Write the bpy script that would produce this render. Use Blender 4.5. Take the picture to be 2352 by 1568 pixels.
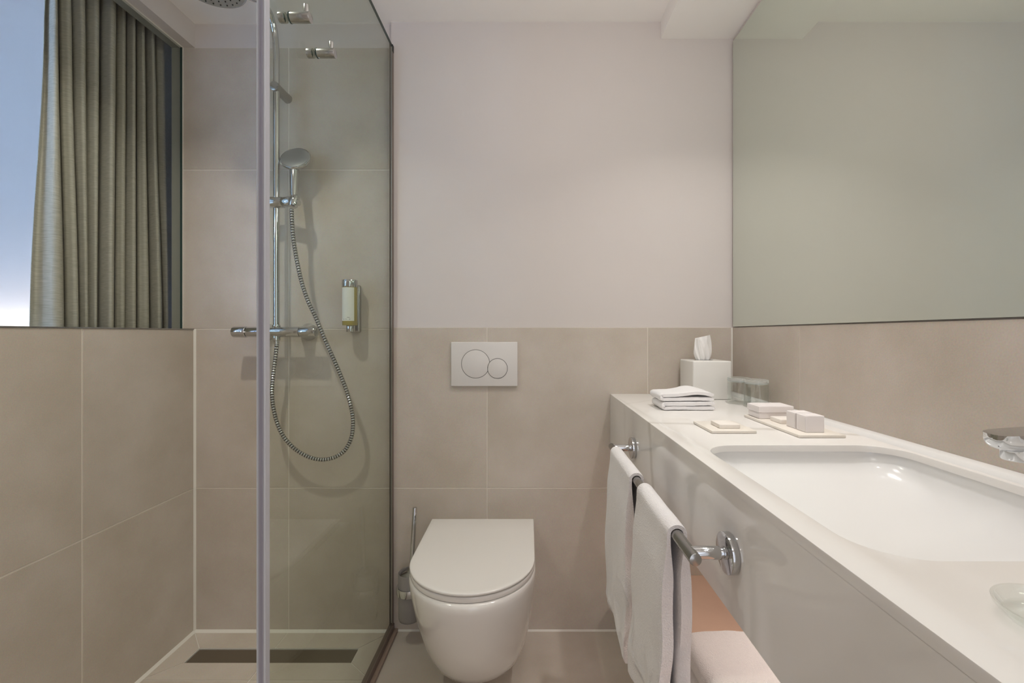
import bpy, bmesh, math, random
from mathutils import Vector, Matrix

for o in list(bpy.data.objects):
    bpy.data.objects.remove(o, do_unlink=True)
scene = bpy.context.scene
C = scene.collection
PI = math.pi

# ------------------------------------------------------------------ camera
F, VX, VY, CZ = 1018.4, 1214.0, 766.0, 1.105      # focal length (px), vanishing point, eye height
cam = bpy.data.cameras.new('camera')
cam.sensor_fit = 'HORIZONTAL'; cam.sensor_width = 36.0
cam.lens = 36.0 * F / 2352.0
cam.shift_x = -(VX - 1176.0) / 2352.0
cam.shift_y = -(784.0 - VY) / 2352.0
cam.clip_start = 0.02
camo = bpy.data.objects.new('camera', cam); C.objects.link(camo)
camo.location = (0, 0, CZ); camo.rotation_euler = (PI / 2, 0, 0)
scene.camera = camo

def P(px, py, Y):
    """a point of the photograph at depth Y, in metres"""
    return Vector(((px - VX) * Y / F, Y, CZ - (py - VY) * Y / F))

# ------------------------------------------------------------------ world, exposure, lights
w = bpy.data.worlds.new('world'); scene.world = w; w.use_nodes = True
w.node_tree.nodes['Background'].inputs[0].default_value = (0.55, 0.72, 1.0, 1)
w.node_tree.nodes['Background'].inputs[1].default_value = 0.5
scene.view_settings.view_transform = 'Standard'
scene.view_settings.look = 'None'
scene.view_settings.gamma = 1.0
scene.view_settings.use_curve_mapping = False
scene.view_settings.exposure = 0.24

def area(name, loc, rot, power, color, size, size_y=None, shape='DISK', spread=180):
    l = bpy.data.lights.new(name, 'AREA'); l.energy = power; l.color = color
    l.shape = shape; l.size = size; l.spread = math.radians(spread)
    if size_y: l.size_y = size_y
    o = bpy.data.objects.new(name, l); C.objects.link(o)
    o.location = loc; o.rotation_euler = rot
    return o

WARM = (1.0, 0.955, 0.925)
def point_fill(name, loc, power, color, radius):
    l = bpy.data.lights.new(name, 'POINT'); l.energy = power; l.color = color; l.shadow_soft_size = radius
    o = bpy.data.objects.new(name, l); C.objects.link(o); o.location = loc
area('shower_downlight', (-0.89, 0.93, 2.262), (0, 0, 0), 4.1, (1.0, 0.968, 0.88), 0.045, spread=125)
point_fill('ceiling_fill_light', (0.16, 0.84, 1.88), 4.4, WARM, 0.09)  # unseen lamp, added to brighten the ceiling and upper walls
point_fill('entrance_fill_light', (0.22, -0.75, 2.02), 3.6, WARM, 0.12)  # added fill behind the camera, no lamp known there
area('soffit_downlight', (0.59, 1.02, 2.198), (0, 0, 0), 2.4, WARM, 0.06, spread=115)
area('soffit_downlight', (0.59, 0.45, 2.198), (0, 0, 0), 0.3, WARM, 0.06, spread=105)
area('soffit_downlight', (0.59, -0.12, 2.198), (0, 0, 0), 0.3, WARM, 0.06, spread=105)
area('under_counter_strip_light', (0.66, 0.60, 0.675), (0, 0, 0), 2.1, (1.0, 0.88, 0.80), 0.03, 1.5, 'RECTANGLE')
# broad fill light added behind the camera, set in a made-up doorway gap
area('rear_fill_light', (0.29, -1.40, 1.02), (PI / 2, 0, 0), 5.0, (1.0, 0.965, 0.95), 0.82, 2.0, 'RECTANGLE')
# bedroom beyond the glazed opening: daylight in its window, warm strip light on its bed head
area('bedroom_window_daylight', (-2.85, -1.42, 1.45), (-PI / 2, 0, 0), 640, (0.44, 0.64, 1.0), 1.5, 1.5, 'RECTANGLE')
area('bed_head_strip_light', (-2.9, 2.58, 0.98), (PI, 0, 0), 6.0, (1.0, 0.86, 0.76), 1.4, 0.05, 'RECTANGLE')

# ------------------------------------------------------------------ materials
def newmat(name):
    m = bpy.data.materials.new(name); m.use_nodes = True
    return m, m.node_tree, m.node_tree.nodes['Principled BSDF']

def N(nt, typ, **kw):
    n = nt.nodes.new(typ)
    for k, v in kw.items(): setattr(n, k, v)
    return n

def world_pos(nt):
    return N(nt, 'ShaderNodeNewGeometry').outputs['Position']

def plain(name, col, rough=0.5, metal=0.0, var=0.04, scale=6.0, bump=0.0, bscale=200.0, spec=0.5, coat=0.0):
    m, nt, b = newmat(name)
    b.inputs['Roughness'].default_value = rough
    b.inputs['Metallic'].default_value = metal
    b.inputs['Specular IOR Level'].default_value = spec
    b.inputs['Coat Weight'].default_value = coat
    b.inputs['Coat Roughness'].default_value = 0.05
    pos = world_pos(nt)
    n = N(nt, 'ShaderNodeTexNoise'); n.inputs['Scale'].default_value = scale; n.inputs['Detail'].default_value = 4
    nt.links.new(pos, n.inputs['Vector'])
    mx = N(nt, 'ShaderNodeMix', data_type='RGBA')
    mx.inputs['A'].default_value = (*[c * (1 - var) for c in col], 1)
    mx.inputs['B'].default_value = (*[min(1, c * (1 + var)) for c in col], 1)
    nt.links.new(n.outputs['Fac'], mx.inputs['Factor'])
    nt.links.new(mx.outputs['Result'], b.inputs['Base Color'])
    if bump:
        n2 = N(nt, 'ShaderNodeTexNoise'); n2.inputs['Scale'].default_value = bscale; n2.inputs['Detail'].default_value = 3
        nt.links.new(pos, n2.inputs['Vector'])
        bp = N(nt, 'ShaderNodeBump'); bp.inputs['Strength'].default_value = bump; bp.inputs['Distance'].default_value = 0.002
        nt.links.new(n2.outputs['Fac'], bp.inputs['Height'])
        nt.links.new(bp.outputs['Normal'], b.inputs['Normal'])
    return m

def tile_mat(name, col):
    m, nt, b = newmat(name)
    b.inputs['Roughness'].default_value = 0.42
    b.inputs['Specular IOR Level'].default_value = 0.35
    pos = world_pos(nt)
    inf = N(nt, 'ShaderNodeObjectInfo')
    mul = N(nt, 'ShaderNodeVectorMath', operation='MULTIPLY_ADD')
    mul.inputs[1].default_value = (1, 1, 1)
    nt.links.new(pos, mul.inputs[0])
    sc = N(nt, 'ShaderNodeMath', operation='MULTIPLY'); sc.inputs[1].default_value = 7.0
    nt.links.new(inf.outputs['Random'], sc.inputs[0])
    nt.links.new(sc.outputs[0], mul.inputs[2])
    a = N(nt, 'ShaderNodeTexNoise'); a.inputs['Scale'].default_value = 3.2; a.inputs['Detail'].default_value = 6; a.inputs['Roughness'].default_value = 0.62
    c = N(nt, 'ShaderNodeTexNoise'); c.inputs['Scale'].default_value = 320; c.inputs['Detail'].default_value = 2
    nt.links.new(mul.outputs[0], a.inputs['Vector']); nt.links.new(mul.outputs[0], c.inputs['Vector'])
    ramp = N(nt, 'ShaderNodeValToRGB')
    ramp.color_ramp.elements[0].position = 0.33; ramp.color_ramp.elements[1].position = 0.68
    ramp.color_ramp.elements[0].color = (col[0] * 0.89, col[1] * 0.87, col[2] * 0.84, 1)
    ramp.color_ramp.elements[1].color = (col[0] * 1.07, col[1] * 1.07, col[2] * 1.09, 1)
    nt.links.new(a.outputs['Fac'], ramp.inputs['Fac'])
    fine = N(nt, 'ShaderNodeMix', data_type='RGBA', blend_type='OVERLAY')
    fine.inputs['Factor'].default_value = 0.16
    nt.links.new(ramp.outputs['Color'], fine.inputs['A']); nt.links.new(c.outputs['Color'], fine.inputs['B'])
    hs = N(nt, 'ShaderNodeHueSaturation'); hs.inputs['Saturation'].default_value = 1.0
    nt.links.new(fine.outputs['Result'], hs.inputs['Color'])
    mr = N(nt, 'ShaderNodeMapRange'); mr.inputs['To Min'].default_value = 0.97; mr.inputs['To Max'].default_value = 1.03
    nt.links.new(inf.outputs['Random'], mr.inputs['Value']); nt.links.new(mr.outputs[0], hs.inputs['Value'])
    nt.links.new(hs.outputs['Color'], b.inputs['Base Color'])
    bp = N(nt, 'ShaderNodeBump'); bp.inputs['Strength'].default_value = 0.12; bp.inputs['Distance'].default_value = 0.001
    nt.links.new(c.outputs['Fac'], bp.inputs['Height']); nt.links.new(bp.outputs['Normal'], b.inputs['Normal'])
    return m

def pane(name, tint, refl=1.0, ior=1.45):
    m, nt, b = newmat(name); nt.nodes.remove(b)
    out = nt.nodes['Material Output']
    tr = N(nt, 'ShaderNodeBsdfTransparent'); tr.inputs['Color'].default_value = (*tint, 1)
    gl = N(nt, 'ShaderNodeBsdfGlossy'); gl.inputs['Roughness'].default_value = 0.0
    gl.inputs['Color'].default_value = (refl, refl, refl, 1)
    fr = N(nt, 'ShaderNodeFresnel')
    geo = N(nt, 'ShaderNodeNewGeometry')       # straight-through panes: same reflectance on both faces
    io = N(nt, 'ShaderNodeMapRange'); io.inputs['To Min'].default_value = ior; io.inputs['To Max'].default_value = 1.0 / ior
    nt.links.new(geo.outputs['Backfacing'], io.inputs['Value']); nt.links.new(io.outputs[0], fr.inputs['IOR'])
    mx = N(nt, 'ShaderNodeMixShader')
    nt.links.new(fr.outputs[0], mx.inputs[0]); nt.links.new(tr.outputs[0], mx.inputs[1]); nt.links.new(gl.outputs[0], mx.inputs[2])
    nt.links.new(mx.outputs[0], out.inputs['Surface'])
    return m

def marble_mat():
    m, nt, b = newmat('counter_stone')
    b.inputs['Roughness'].default_value = 0.07
    pos = world_pos(nt)
    sep = N(nt, 'ShaderNodeSeparateXYZ'); nt.links.new(pos, sep.inputs[0])
    n = N(nt, 'ShaderNodeTexNoise'); n.inputs['Scale'].default_value = 4.0; n.inputs['Detail'].default_value = 5
    nt.links.new(pos, n.inputs['Vector'])
    def vein(cy, kx, kz, amp, width):
        # |Y - cy + kx*X + kz*Z + amp*noise| close to zero
        ax = N(nt, 'ShaderNodeMath', operation='MULTIPLY_ADD'); ax.inputs[1].default_value = kx
        nt.links.new(sep.outputs['X'], ax.inputs[0]); nt.links.new(sep.outputs['Y'], ax.inputs[2])
        az = N(nt, 'ShaderNodeMath', operation='MULTIPLY_ADD'); az.inputs[1].default_value = kz
        nt.links.new(sep.outputs['Z'], az.inputs[0]); nt.links.new(ax.outputs[0], az.inputs[2])
        an = N(nt, 'ShaderNodeMath', operation='MULTIPLY_ADD'); an.inputs[1].default_value = amp
        nt.links.new(n.outputs['Fac'], an.inputs[0]); nt.links.new(az.outputs[0], an.inputs[2])
        s = N(nt, 'ShaderNodeMath', operation='SUBTRACT'); s.inputs[1].default_value = cy
        nt.links.new(an.outputs[0], s.inputs[0])
        ab = N(nt, 'ShaderNodeMath', operation='ABSOLUTE'); nt.links.new(s.outputs[0], ab.inputs[0])
        r = N(nt, 'ShaderNodeMapRange', interpolation_type='SMOOTHSTEP')
        r.inputs['From Min'].default_value = width; r.inputs['From Max'].default_value = 0.0
        nt.links.new(ab.outputs[0], r.inputs['Value'])
        return r.outputs[0]
    cur = None
    base = N(nt, 'ShaderNodeMix', data_type='RGBA')
    base.inputs['A'].default_value = (0.81, 0.78, 0.745, 1); base.inputs['B'].default_value = (0.87, 0.845, 0.815, 1)
    nt.links.new(n.outputs['Fac'], base.inputs['Factor'])
    cur = base.outputs['Result']
    for (cy, kx, kz, amp, wd, st) in ((1.09, 0.35, -0.22, 0.10, 0.020, 0.38), (1.30, -0.9, 0.1, 0.2, 0.022, 0.10), (0.60, 0.6, 0.5, 0.3, 0.05, 0.08)):
        v = vein(cy, kx, kz, amp, wd)
        sc = N(nt, 'ShaderNodeMath', operation='MULTIPLY'); sc.inputs[1].default_value = st
        nt.links.new(v, sc.inputs[0])
        mx = N(nt, 'ShaderNodeMix', data_type='RGBA'); mx.inputs['B'].default_value = (0.40, 0.36, 0.30, 1)
        nt.links.new(sc.outputs[0], mx.inputs['Factor']); nt.links.new(cur, mx.inputs['A'])
        cur = mx.outputs['Result']
    nt.links.new(cur, b.inputs['Base Color'])
    return m

def cloth_mat(name, col, weave=900.0, bump=0.5, sheen=0.3, emboss=None):
    m, nt, b = newmat(name)
    b.inputs['Roughness'].default_value = 0.95
    b.inputs['Specular IOR Level'].default_value = 0.1
    b.inputs['Sheen Weight'].default_value = sheen
    pos = world_pos(nt)
    n = N(nt, 'ShaderNodeTexNoise'); n.inputs['Scale'].default_value = weave; n.inputs['Detail'].default_value = 2
    n2 = N(nt, 'ShaderNodeTexNoise'); n2.inputs['Scale'].default_value = 30; n2.inputs['Detail'].default_value = 3
    nt.links.new(pos, n.inputs['Vector']); nt.links.new(pos, n2.inputs['Vector'])
    mx = N(nt, 'ShaderNodeMix', data_type='RGBA')
    mx.inputs['A'].default_value = (*[c * 0.93 for c in col], 1); mx.inputs['B'].default_value = (*[min(1, c * 1.05) for c in col], 1)
    nt.links.new(n.outputs['Fac'], mx.inputs['Factor']); nt.links.new(mx.outputs['Result'], b.inputs['Base Color'])
    ad = N(nt, 'ShaderNodeMath', operation='ADD')
    nt.links.new(n.outputs['Fac'], ad.inputs[0]); nt.links.new(n2.outputs['Fac'], ad.inputs[1])
    bp = N(nt, 'ShaderNodeBump'); bp.inputs['Strength'].default_value = bump; bp.inputs['Distance'].default_value = 0.002
    nt.links.new(ad.outputs[0], bp.inputs['Height'])
    last = bp
    if emboss:                                # woven border: curved ridges near the hem
        sep = N(nt, 'ShaderNodeSeparateXYZ'); nt.links.new(pos, sep.inputs[0])
        mk = N(nt, 'ShaderNodeMapRange', interpolation_type='SMOOTHSTEP')
        mk.inputs['From Min'].default_value = emboss; mk.inputs['From Max'].default_value = emboss - .06
        nt.links.new(sep.outputs['Z'], mk.inputs['Value'])
        wv = N(nt, 'ShaderNodeTexWave'); wv.inputs['Scale'].default_value = 5.0; wv.inputs['Distortion'].default_value = 9.0
        wv.inputs['Detail'].default_value = 1.0; wv.inputs['Detail Scale'].default_value = 1.6
        nt.links.new(pos, wv.inputs['Vector'])
        pw = N(nt, 'ShaderNodeMath', operation='POWER'); pw.inputs[1].default_value = 5.0
        nt.links.new(wv.outputs['Fac'], pw.inputs[0])
        ml = N(nt, 'ShaderNodeMath', operation='MULTIPLY')
        nt.links.new(pw.outputs[0], ml.inputs[0]); nt.links.new(mk.outputs[0], ml.inputs[1])
        b2 = N(nt, 'ShaderNodeBump'); b2.inputs['Strength'].default_value = 0.8; b2.inputs['Distance'].default_value = 0.008
        nt.links.new(ml.outputs[0], b2.inputs['Height']); nt.links.new(bp.outputs['Normal'], b2.inputs['Normal'])
        last = b2
    nt.links.new(last.outputs['Normal'], b.inputs['Normal'])
    return m

def linen_mat():
    m, nt, b = newmat('curtain_linen')
    b.inputs['Roughness'].default_value = 0.9; b.inputs['Specular IOR Level'].default_value = 0.1
    pos = world_pos(nt)
    mp = N(nt, 'ShaderNodeMapping'); mp.inputs['Scale'].default_value = (40, 40, 420)
    nt.links.new(pos, mp.inputs['Vector'])
    n = N(nt, 'ShaderNodeTexNoise'); n.inputs['Scale'].default_value = 1.0; n.inputs['Detail'].default_value = 4
    nt.links.new(mp.outputs[0], n.inputs['Vector'])
    r = N(nt, 'ShaderNodeValToRGB')
    r.color_ramp.elements[0].position = 0.3; r.color_ramp.elements[1].position = 0.7
    r.color_ramp.elements[0].color = (0.44, 0.415, 0.35, 1); r.color_ramp.elements[1].color = (0.60, 0.56, 0.48, 1)
    nt.links.new(n.outputs['Fac'], r.inputs['Fac']); nt.links.new(r.outputs['Color'], b.inputs['Base Color'])
    bp = N(nt, 'ShaderNodeBump'); bp.inputs['Strength'].default_value = 0.25; bp.inputs['Distance'].default_value = 0.001
    nt.links.new(n.outputs['Fac'], bp.inputs['Height']); nt.links.new(bp.outputs['Normal'], b.inputs['Normal'])
    return m

M = {}
M['paint'] = plain('wall_paint', (0.67, 0.612, 0.58), 0.75, var=0.012, bump=0.04, bscale=350)
M['ceiling_paint'] = plain('ceiling_paint', (0.94, 0.90, 0.865), 0.8, var=0.01)
M['bed_paint'] = plain('bedroom_paint', (0.85, 0.85, 0.86), 0.85, var=0.01)
M['tile'] = tile_mat('beige_porcelain_tile', (0.57, 0.505, 0.435))
M['floor_tile'] = tile_mat('beige_floor_tile', (0.60, 0.535, 0.46))
M['grout'] = plain('grout', (0.755, 0.69, 0.61), 0.9, var=0.03, scale=60)
M['silicone'] = plain('white_silicone', (0.76, 0.72, 0.65), 0.5, var=0.02)
M['chrome'] = plain('chrome', (0.60, 0.61, 0.625), 0.05, 1.0, var=0.01)
M['hook_metal'] = plain('brushed_chrome', (0.50, 0.50, 0.49), 0.24, 1.0, var=0.02)
M['satin'] = plain('satin_chrome', (0.40, 0.395, 0.385), 0.20, 1.0, var=0.02)
M['steel'] = plain('drain_steel', (0.15, 0.12, 0.085), 0.4, 0.3, var=0.05)
M['dark'] = plain('dark_rubber', (0.03, 0.03, 0.03), 0.6, var=0.05)
M['ceramic'] = plain('white_ceramic', (0.80, 0.765, 0.725), 0.12, var=0.008, coat=0.4)
M['basin'] = plain('basin_white', (0.82, 0.81, 0.795), 0.16, var=0.006)
M['plastic'] = plain('white_plastic', (0.72, 0.68, 0.65), 0.35, var=0.01)
M['counter'] = marble_mat()
M['towel'] = cloth_mat('white_terry', (0.93, 0.895, 0.895), 420, 1.0, 0.5)
M['hand_towel'] = cloth_mat('white_terry_bordered', (0.93, 0.895, 0.895), 420, 1.0, 0.5, 0.56)
M['washcloth'] = cloth_mat('white_washcloth', (0.95, 0.925, 0.925), 1200, 0.4, 0.3)
M['linen'] = linen_mat()
M['screen_glass'] = pane('shower_screen_glass', (0.955, 0.985, 0.945), 0.45)
M['window_glass'] = pane('window_glass', (0.96, 0.97, 0.955), 0.35)
M['tumbler_glass'] = pane('tumbler_glass', (0.965, 0.98, 0.972), 1.0, 1.6)
M['mirror'] = plain('mirror_silver', (0.745, 0.80, 0.725), 0.0, 1.0, var=0.0)
M['mirror_edge'] = plain('mirror_edge', (0.12, 0.11, 0.10), 0.4, var=0.05)
M['seal'] = plain('seal_plastic', (0.50, 0.50, 0.55), 0.25, var=0.03)
M['seal_light'] = plain('seal_edge', (0.62, 0.64, 0.69), 0.25, var=0.02)
M['seal_dark'] = plain('seal_stripe', (0.33, 0.32, 0.385), 0.3, var=0.03)
M['alu'] = plain('brown_grey_aluminium', (0.24, 0.19, 0.165), 0.35, 0.5, var=0.04)
M['threshold'] = plain('brown_threshold', (0.36, 0.27, 0.215), 0.4, var=0.05)
M['reveal'] = plain('grey_reveal_paint', (0.36, 0.35, 0.30), 0.7, var=0.02)
M['gasket'] = plain('green_gasket', (0.03, 0.06, 0.055), 0.3, var=0.03)
M['nozzle_plate'] = plain('nozzle_plate', (0.42, 0.42, 0.40), 0.35, 0.5, var=0.02)
M['hand_face'] = plain('hand_shower_face', (0.42, 0.43, 0.43), 0.3, 0.7, var=0.02)
M['frost'] = plain('frosted_glass', (0.27, 0.25, 0.235), 0.45, var=0.03)
M['soap_liquid'] = plain('amber_soap', (0.36, 0.28, 0.035), 0.15, var=0.04)
M['label'] = plain('white_label', (0.80, 0.80, 0.74), 0.5, var=0.01)
M['ink'] = plain('grey_ink', (0.15, 0.15, 0.15), 0.6, var=0.02)
M['card'] = plain('white_card', (0.86, 0.81, 0.80), 0.6, var=0.01)
M['tray'] = plain('cream_tray', (0.86, 0.80, 0.72), 0.4, var=0.02)
M['soap'] = plain('cream_soap', (0.90, 0.84, 0.78), 0.5, var=0.01)
M['tissue'] = plain('tissue_paper', (0.90, 0.88, 0.86), 0.9, var=0.01)
M['tissuebox'] = plain('tissue_box_white', (0.82, 0.80, 0.76), 0.25, var=0.01)
M['shelf'] = plain('peach_wood_shelf', (0.82, 0.56, 0.43), 0.5, var=0.05, scale=12)

# ------------------------------------------------------------------ geometry helpers
class G:
    def __init__(s): s.v = []; s.f = []
    def add(s, vs, fs):
        k = len(s.v); s.v += [Vector(v) for v in vs]; s.f += [tuple(i + k for i in f) for f in fs]; return s
    def box(s, x0, x1, y0, y1, z0, z1, bev=0.0, seg=2, xf=None):
        bm = bmesh.new(); bmesh.ops.create_cube(bm, size=1.0)
        for v in bm.verts:
            v.co = Vector(((x0 + x1) / 2 + v.co.x * (x1 - x0), (y0 + y1) / 2 + v.co.y * (y1 - y0), (z0 + z1) / 2 + v.co.z * (z1 - z0)))
        if bev > 0:
            bmesh.ops.bevel(bm, geom=bm.edges[:], offset=bev, segments=seg, affect='EDGES', profile=0.5)
        bm.verts.index_update()
        vs = [v.co.copy() for v in bm.verts]
        if xf: vs = [xf @ v for v in vs]
        fs = [tuple(v.index for v in f.verts) for f in bm.faces]; bm.free()
        return s.add(vs, fs)
    def loft(s, rings, cap0=True, cap1=True, closed=True):
        n = len(rings[0]); vs = [p for r in rings for p in r]; fs = []
        for i in range(len(rings) - 1):
            for j in range(n if closed else n - 1):
                k = (j + 1) % n
                fs.append((i * n + j, i * n + k, (i + 1) * n + k, (i + 1) * n + j))
        if cap0: fs.append(tuple(reversed(range(n))))
        if cap1: fs.append(tuple((len(rings) - 1) * n + j for j in range(n)))
        return s.add(vs, fs)
    def lathe(s, base, axis, prof, n=32, cap0=True, cap1=True):
        """prof: list of (radius, distance along axis)"""
        a = Vector(axis).normalized()
        u = a.orthogonal().normalized(); w_ = a.cross(u)
        b = Vector(base); rings = []
        for r, h in prof:
            r = max(r, 1e-5)
            rings.append([b + a * h + (u * math.cos(2 * PI * j / n) + w_ * math.sin(2 * PI * j / n)) * r for j in range(n)])
        return s.loft(rings, cap0, cap1)
    def cyl(s, p0, p1, r, n=28, bev=0.0):
        p0 = Vector(p0); p1 = Vector(p1); L = (p1 - p0).length
        if bev > 0:
            pr = [(r - bev, 0), (r - bev * 0.3, bev * 0.3), (r, bev), (r, L - bev), (r - bev * 0.3, L - bev * 0.3), (r - bev, L)]
        else: pr = [(r, 0), (r, L)]
        return s.lathe(p0, p1 - p0, pr, n)
    def tube(s, pts, radii, n=14):
        pts = [Vector(p) for p in pts]
        if not isinstance(radii, (list, tuple)): radii = [radii] * len(pts)
        t0 = (pts[1] - pts[0]).normalized(); u = t0.orthogonal().normalized(); rings = []
        for i, p in enumerate(pts):
            t = (pts[min(i + 1, len(pts) - 1)] - pts[max(i - 1, 0)]).normalized()
            u = (u - t * u.dot(t)).normalized(); w_ = t.cross(u)
            rings.append([p + (u * math.cos(2 * PI * j / n) + w_ * math.sin(2 * PI * j / n)) * radii[i] for j in range(n)])
        return s.loft(rings)
    def prism(s, poly, z0, z1):
        return s.loft([[Vector((x, y, z0)) for x, y in poly], [Vector((x, y, z1)) for x, y in poly]])

LOC = {}
def finish(me, ang):
    bm = bmesh.new(); bm.from_mesh(me); bmesh.ops.recalc_face_normals(bm, faces=bm.faces[:]); bm.to_mesh(me); bm.free()
    if ang:
        me.polygons.foreach_set('use_smooth', [True] * len(me.polygons)); me.set_sharp_from_angle(angle=math.radians(ang))

def build(name, g, mats, parent=None, ang=35, tag=None):
    gs = g if isinstance(g, list) else [g]; ms = mats if isinstance(mats, list) else [mats]
    vs = []; fs = []; mi = []
    for k, gg in enumerate(gs):
        o = len(vs); vs += gg.v; fs += [tuple(i + o for i in f) for f in gg.f]; mi += [k] * len(gg.f)
    if parent is not None: off = LOC[parent.name]
    else:
        mn = Vector((min(v[i] for v in vs) for i in range(3))); mxx = Vector((max(v[i] for v in vs) for i in range(3)))
        off = Vector(((mn.x + mxx.x) / 2, (mn.y + mxx.y) / 2, mn.z))
    me = bpy.data.meshes.new(name)
    me.from_pydata([tuple(v - off) for v in vs], [], fs)
    for m in ms: me.materials.append(m if not isinstance(m, str) else M[m])
    me.polygons.foreach_set('material_index', mi)
    finish(me, ang)
    ob = bpy.data.objects.new(name, me); C.objects.link(ob)
    if parent is not None: ob.parent = parent
    else: ob.location = off
    LOC[ob.name] = off
    if tag: put(ob, *tag)
    return ob

def put(o, label, cat, group=None):
    o['label'] = label; o['category'] = cat
    if group: o['group'] = group

def thing(name, loc, label, cat, group=None):
    o = bpy.data.objects.new(name, None); C.objects.link(o); o.location = loc; o.empty_display_size = 0.05
    LOC[o.name] = Vector(loc); put(o, label, cat, group); return o

def struct(name, g, mats, ang=35):
    o = build(name, g, mats, None, ang); o['kind'] = 'structure'; return o

def spline(pts, n):
    """Catmull-Rom through pts, n samples"""
    pts = [Vector(p) for p in pts]; q = [pts[0] * 2 - pts[1]] + pts + [pts[-1] * 2 - pts[-2]]
    out = []; m = len(pts) - 1
    for i in range(n):
        t = i / (n - 1) * m; k = min(int(t), m - 1); u = t - k
        a, b, c, d = q[k], q[k + 1], q[k + 2], q[k + 3]
        out.append(0.5 * ((2 * b) + (c - a) * u + (2 * a - 5 * b + 4 * c - d) * u * u + (3 * b - a - 3 * c + d) * u ** 3))
    return out

def resample(pts, step):
    out = [pts[0].copy()]; acc = 0.0
    for a, b in zip(pts[:-1], pts[1:]):
        L = (b - a).length; d = step - acc
        while d <= L:
            out.append(a.lerp(b, d / L)); d += step
        acc = L - (d - step)
    return out

# ------------------------------------------------------------------ the setting
BY, SY = 1.650, 1.665             # back wall face beside the toilet, in the shower
LX, RX = -1.254, 0.758            # left wall (below the glazing), right wall
GX = -0.507                       # shower screen plane
WX = -1.3015                      # interior window glass plane
PX = -1.338                       # bedroom face of the partition
CEIL = 2.268
FY = -1.35                        # wall behind the camera
SILL, LINT = 1.123, 2.179
SFZ = -0.013                      # shower floor level
J = 0.0032                        # joint width

wall = struct('wall_back', [G().box(GX - .006, RX + .15, BY + .0015, BY + .15, -.12, 1.1275),
                            G().box(GX - .006, RX + .15, BY + .004, BY + .15, 1.1275, CEIL + .1),
                            G().box(PX, GX - .006, SY + .0015, SY + .135, -.12, LINT),
                            G().box(PX, GX - .006, SY + .0015, SY + .135, LINT, CEIL + .1)],
              ['grout', 'paint', 'grout', 'paint'], 0)
def tile_y(parent, x0, x1, z0, z1, y):
    build('tile', G().box(x0 + J / 2, x1 - J / 2, y, y + .009, z0 + J / 2, z1 - J / 2, .0009, 1), 'tile', parent, 0)
for (x0, x1) in ((GX + .001, -.154), (-.154, .444), (.444, RX + .001)):
    for (z0, z1) in ((.0, .531), (.531, 1.129)):
        tile_y(wall, x0, x1, z0, z1, BY)
for (x0, x1) in ((LX, -.901), (-.901, GX - .004)):
    for (z0, z1) in ((SFZ, .526), (.526, SILL)):
        tile_y(wall, x0, x1, z0, z1, SY)
for (x0, x1) in ((WX, -.901), (-.901, GX - .004)):
    for (z0, z1) in ((SILL, 1.720), (1.720, LINT)):
        tile_y(wall, x0, x1, z0, z1, SY)

# left wall: tiled parapet, lintel and closed part nearer the camera
WY0 = 0.50
left = struct('wall_left', [G().box(PX, LX - .0015, FY, SY + .0015, -.12, SILL - .004),
                            G().box(PX, LX, FY, SY + .0015, LINT, CEIL + .1),
                            G().box(PX, LX, FY, WY0, SILL - .004, LINT)], ['grout', 'paint', 'paint'], 0)
def tile_x(parent, xf, sgn, y0, y1, z0, z1):
    xs = sorted((xf, xf + sgn * .009))
    build('tile', G().box(xs[0], xs[1], y0 + J / 2, y1 - J / 2, z0 + J / 2, z1 - J / 2, .0009, 1), 'tile', parent, 0)
for (y0, y1) in ((1.246, SY), (.648, 1.246), (.05, .648), (-.548, .05)):
    for (z0, z1) in ((SFZ, .526), (.526, SILL - .002)):
        tile_x(left, LX, -1, y0, y1, z0, z1)
build('sill_tile', G().box(WX, LX - .002, WY0, SY, SILL - .012, SILL - .001, .0008, 1), 'tile', left, 0)

# right wall: tile band between counter and mirror, plaster behind the mirror
right = struct('wall_right', [G().box(RX + .0015, RX + .15, FY, BY + .0015, -.12, 1.1275),
                              G().box(RX + .006, RX + .15, FY, BY + .004, 1.1275, CEIL + .1)], ['grout', 'paint'], 0)
for (y0, y1) in ((1.241, BY), (.643, 1.241), (.045, .643), (-.553, .045)):
    for (z0, z1) in ((.0, .531), (.531, 1.129)):
        tile_x(right, RX, 1, y0, y1, z0, z1)

struct('wall_front', G().box(PX, -.12, FY - .12, FY, -.12, CEIL + .1).box(.70, RX + .15, FY - .12, FY, -.12, CEIL + .1).box(-.12, .70, FY - .12, FY, 2.03, CEIL + .1).box(-.12, .70, FY - .12, FY, -.12, -.001), 'paint', 0)  # doorway gap added only to hold the fill light
struct('ceiling', G().box(PX - .01, RX + .16, FY - .13, SY + .14, CEIL, CEIL + .12), 'ceiling_paint', 0)
struct('trim_1', G().box(.493, RX + .14, FY, BY + .004, 2.204, CEIL + .01), 'ceiling_paint', 0)

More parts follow.
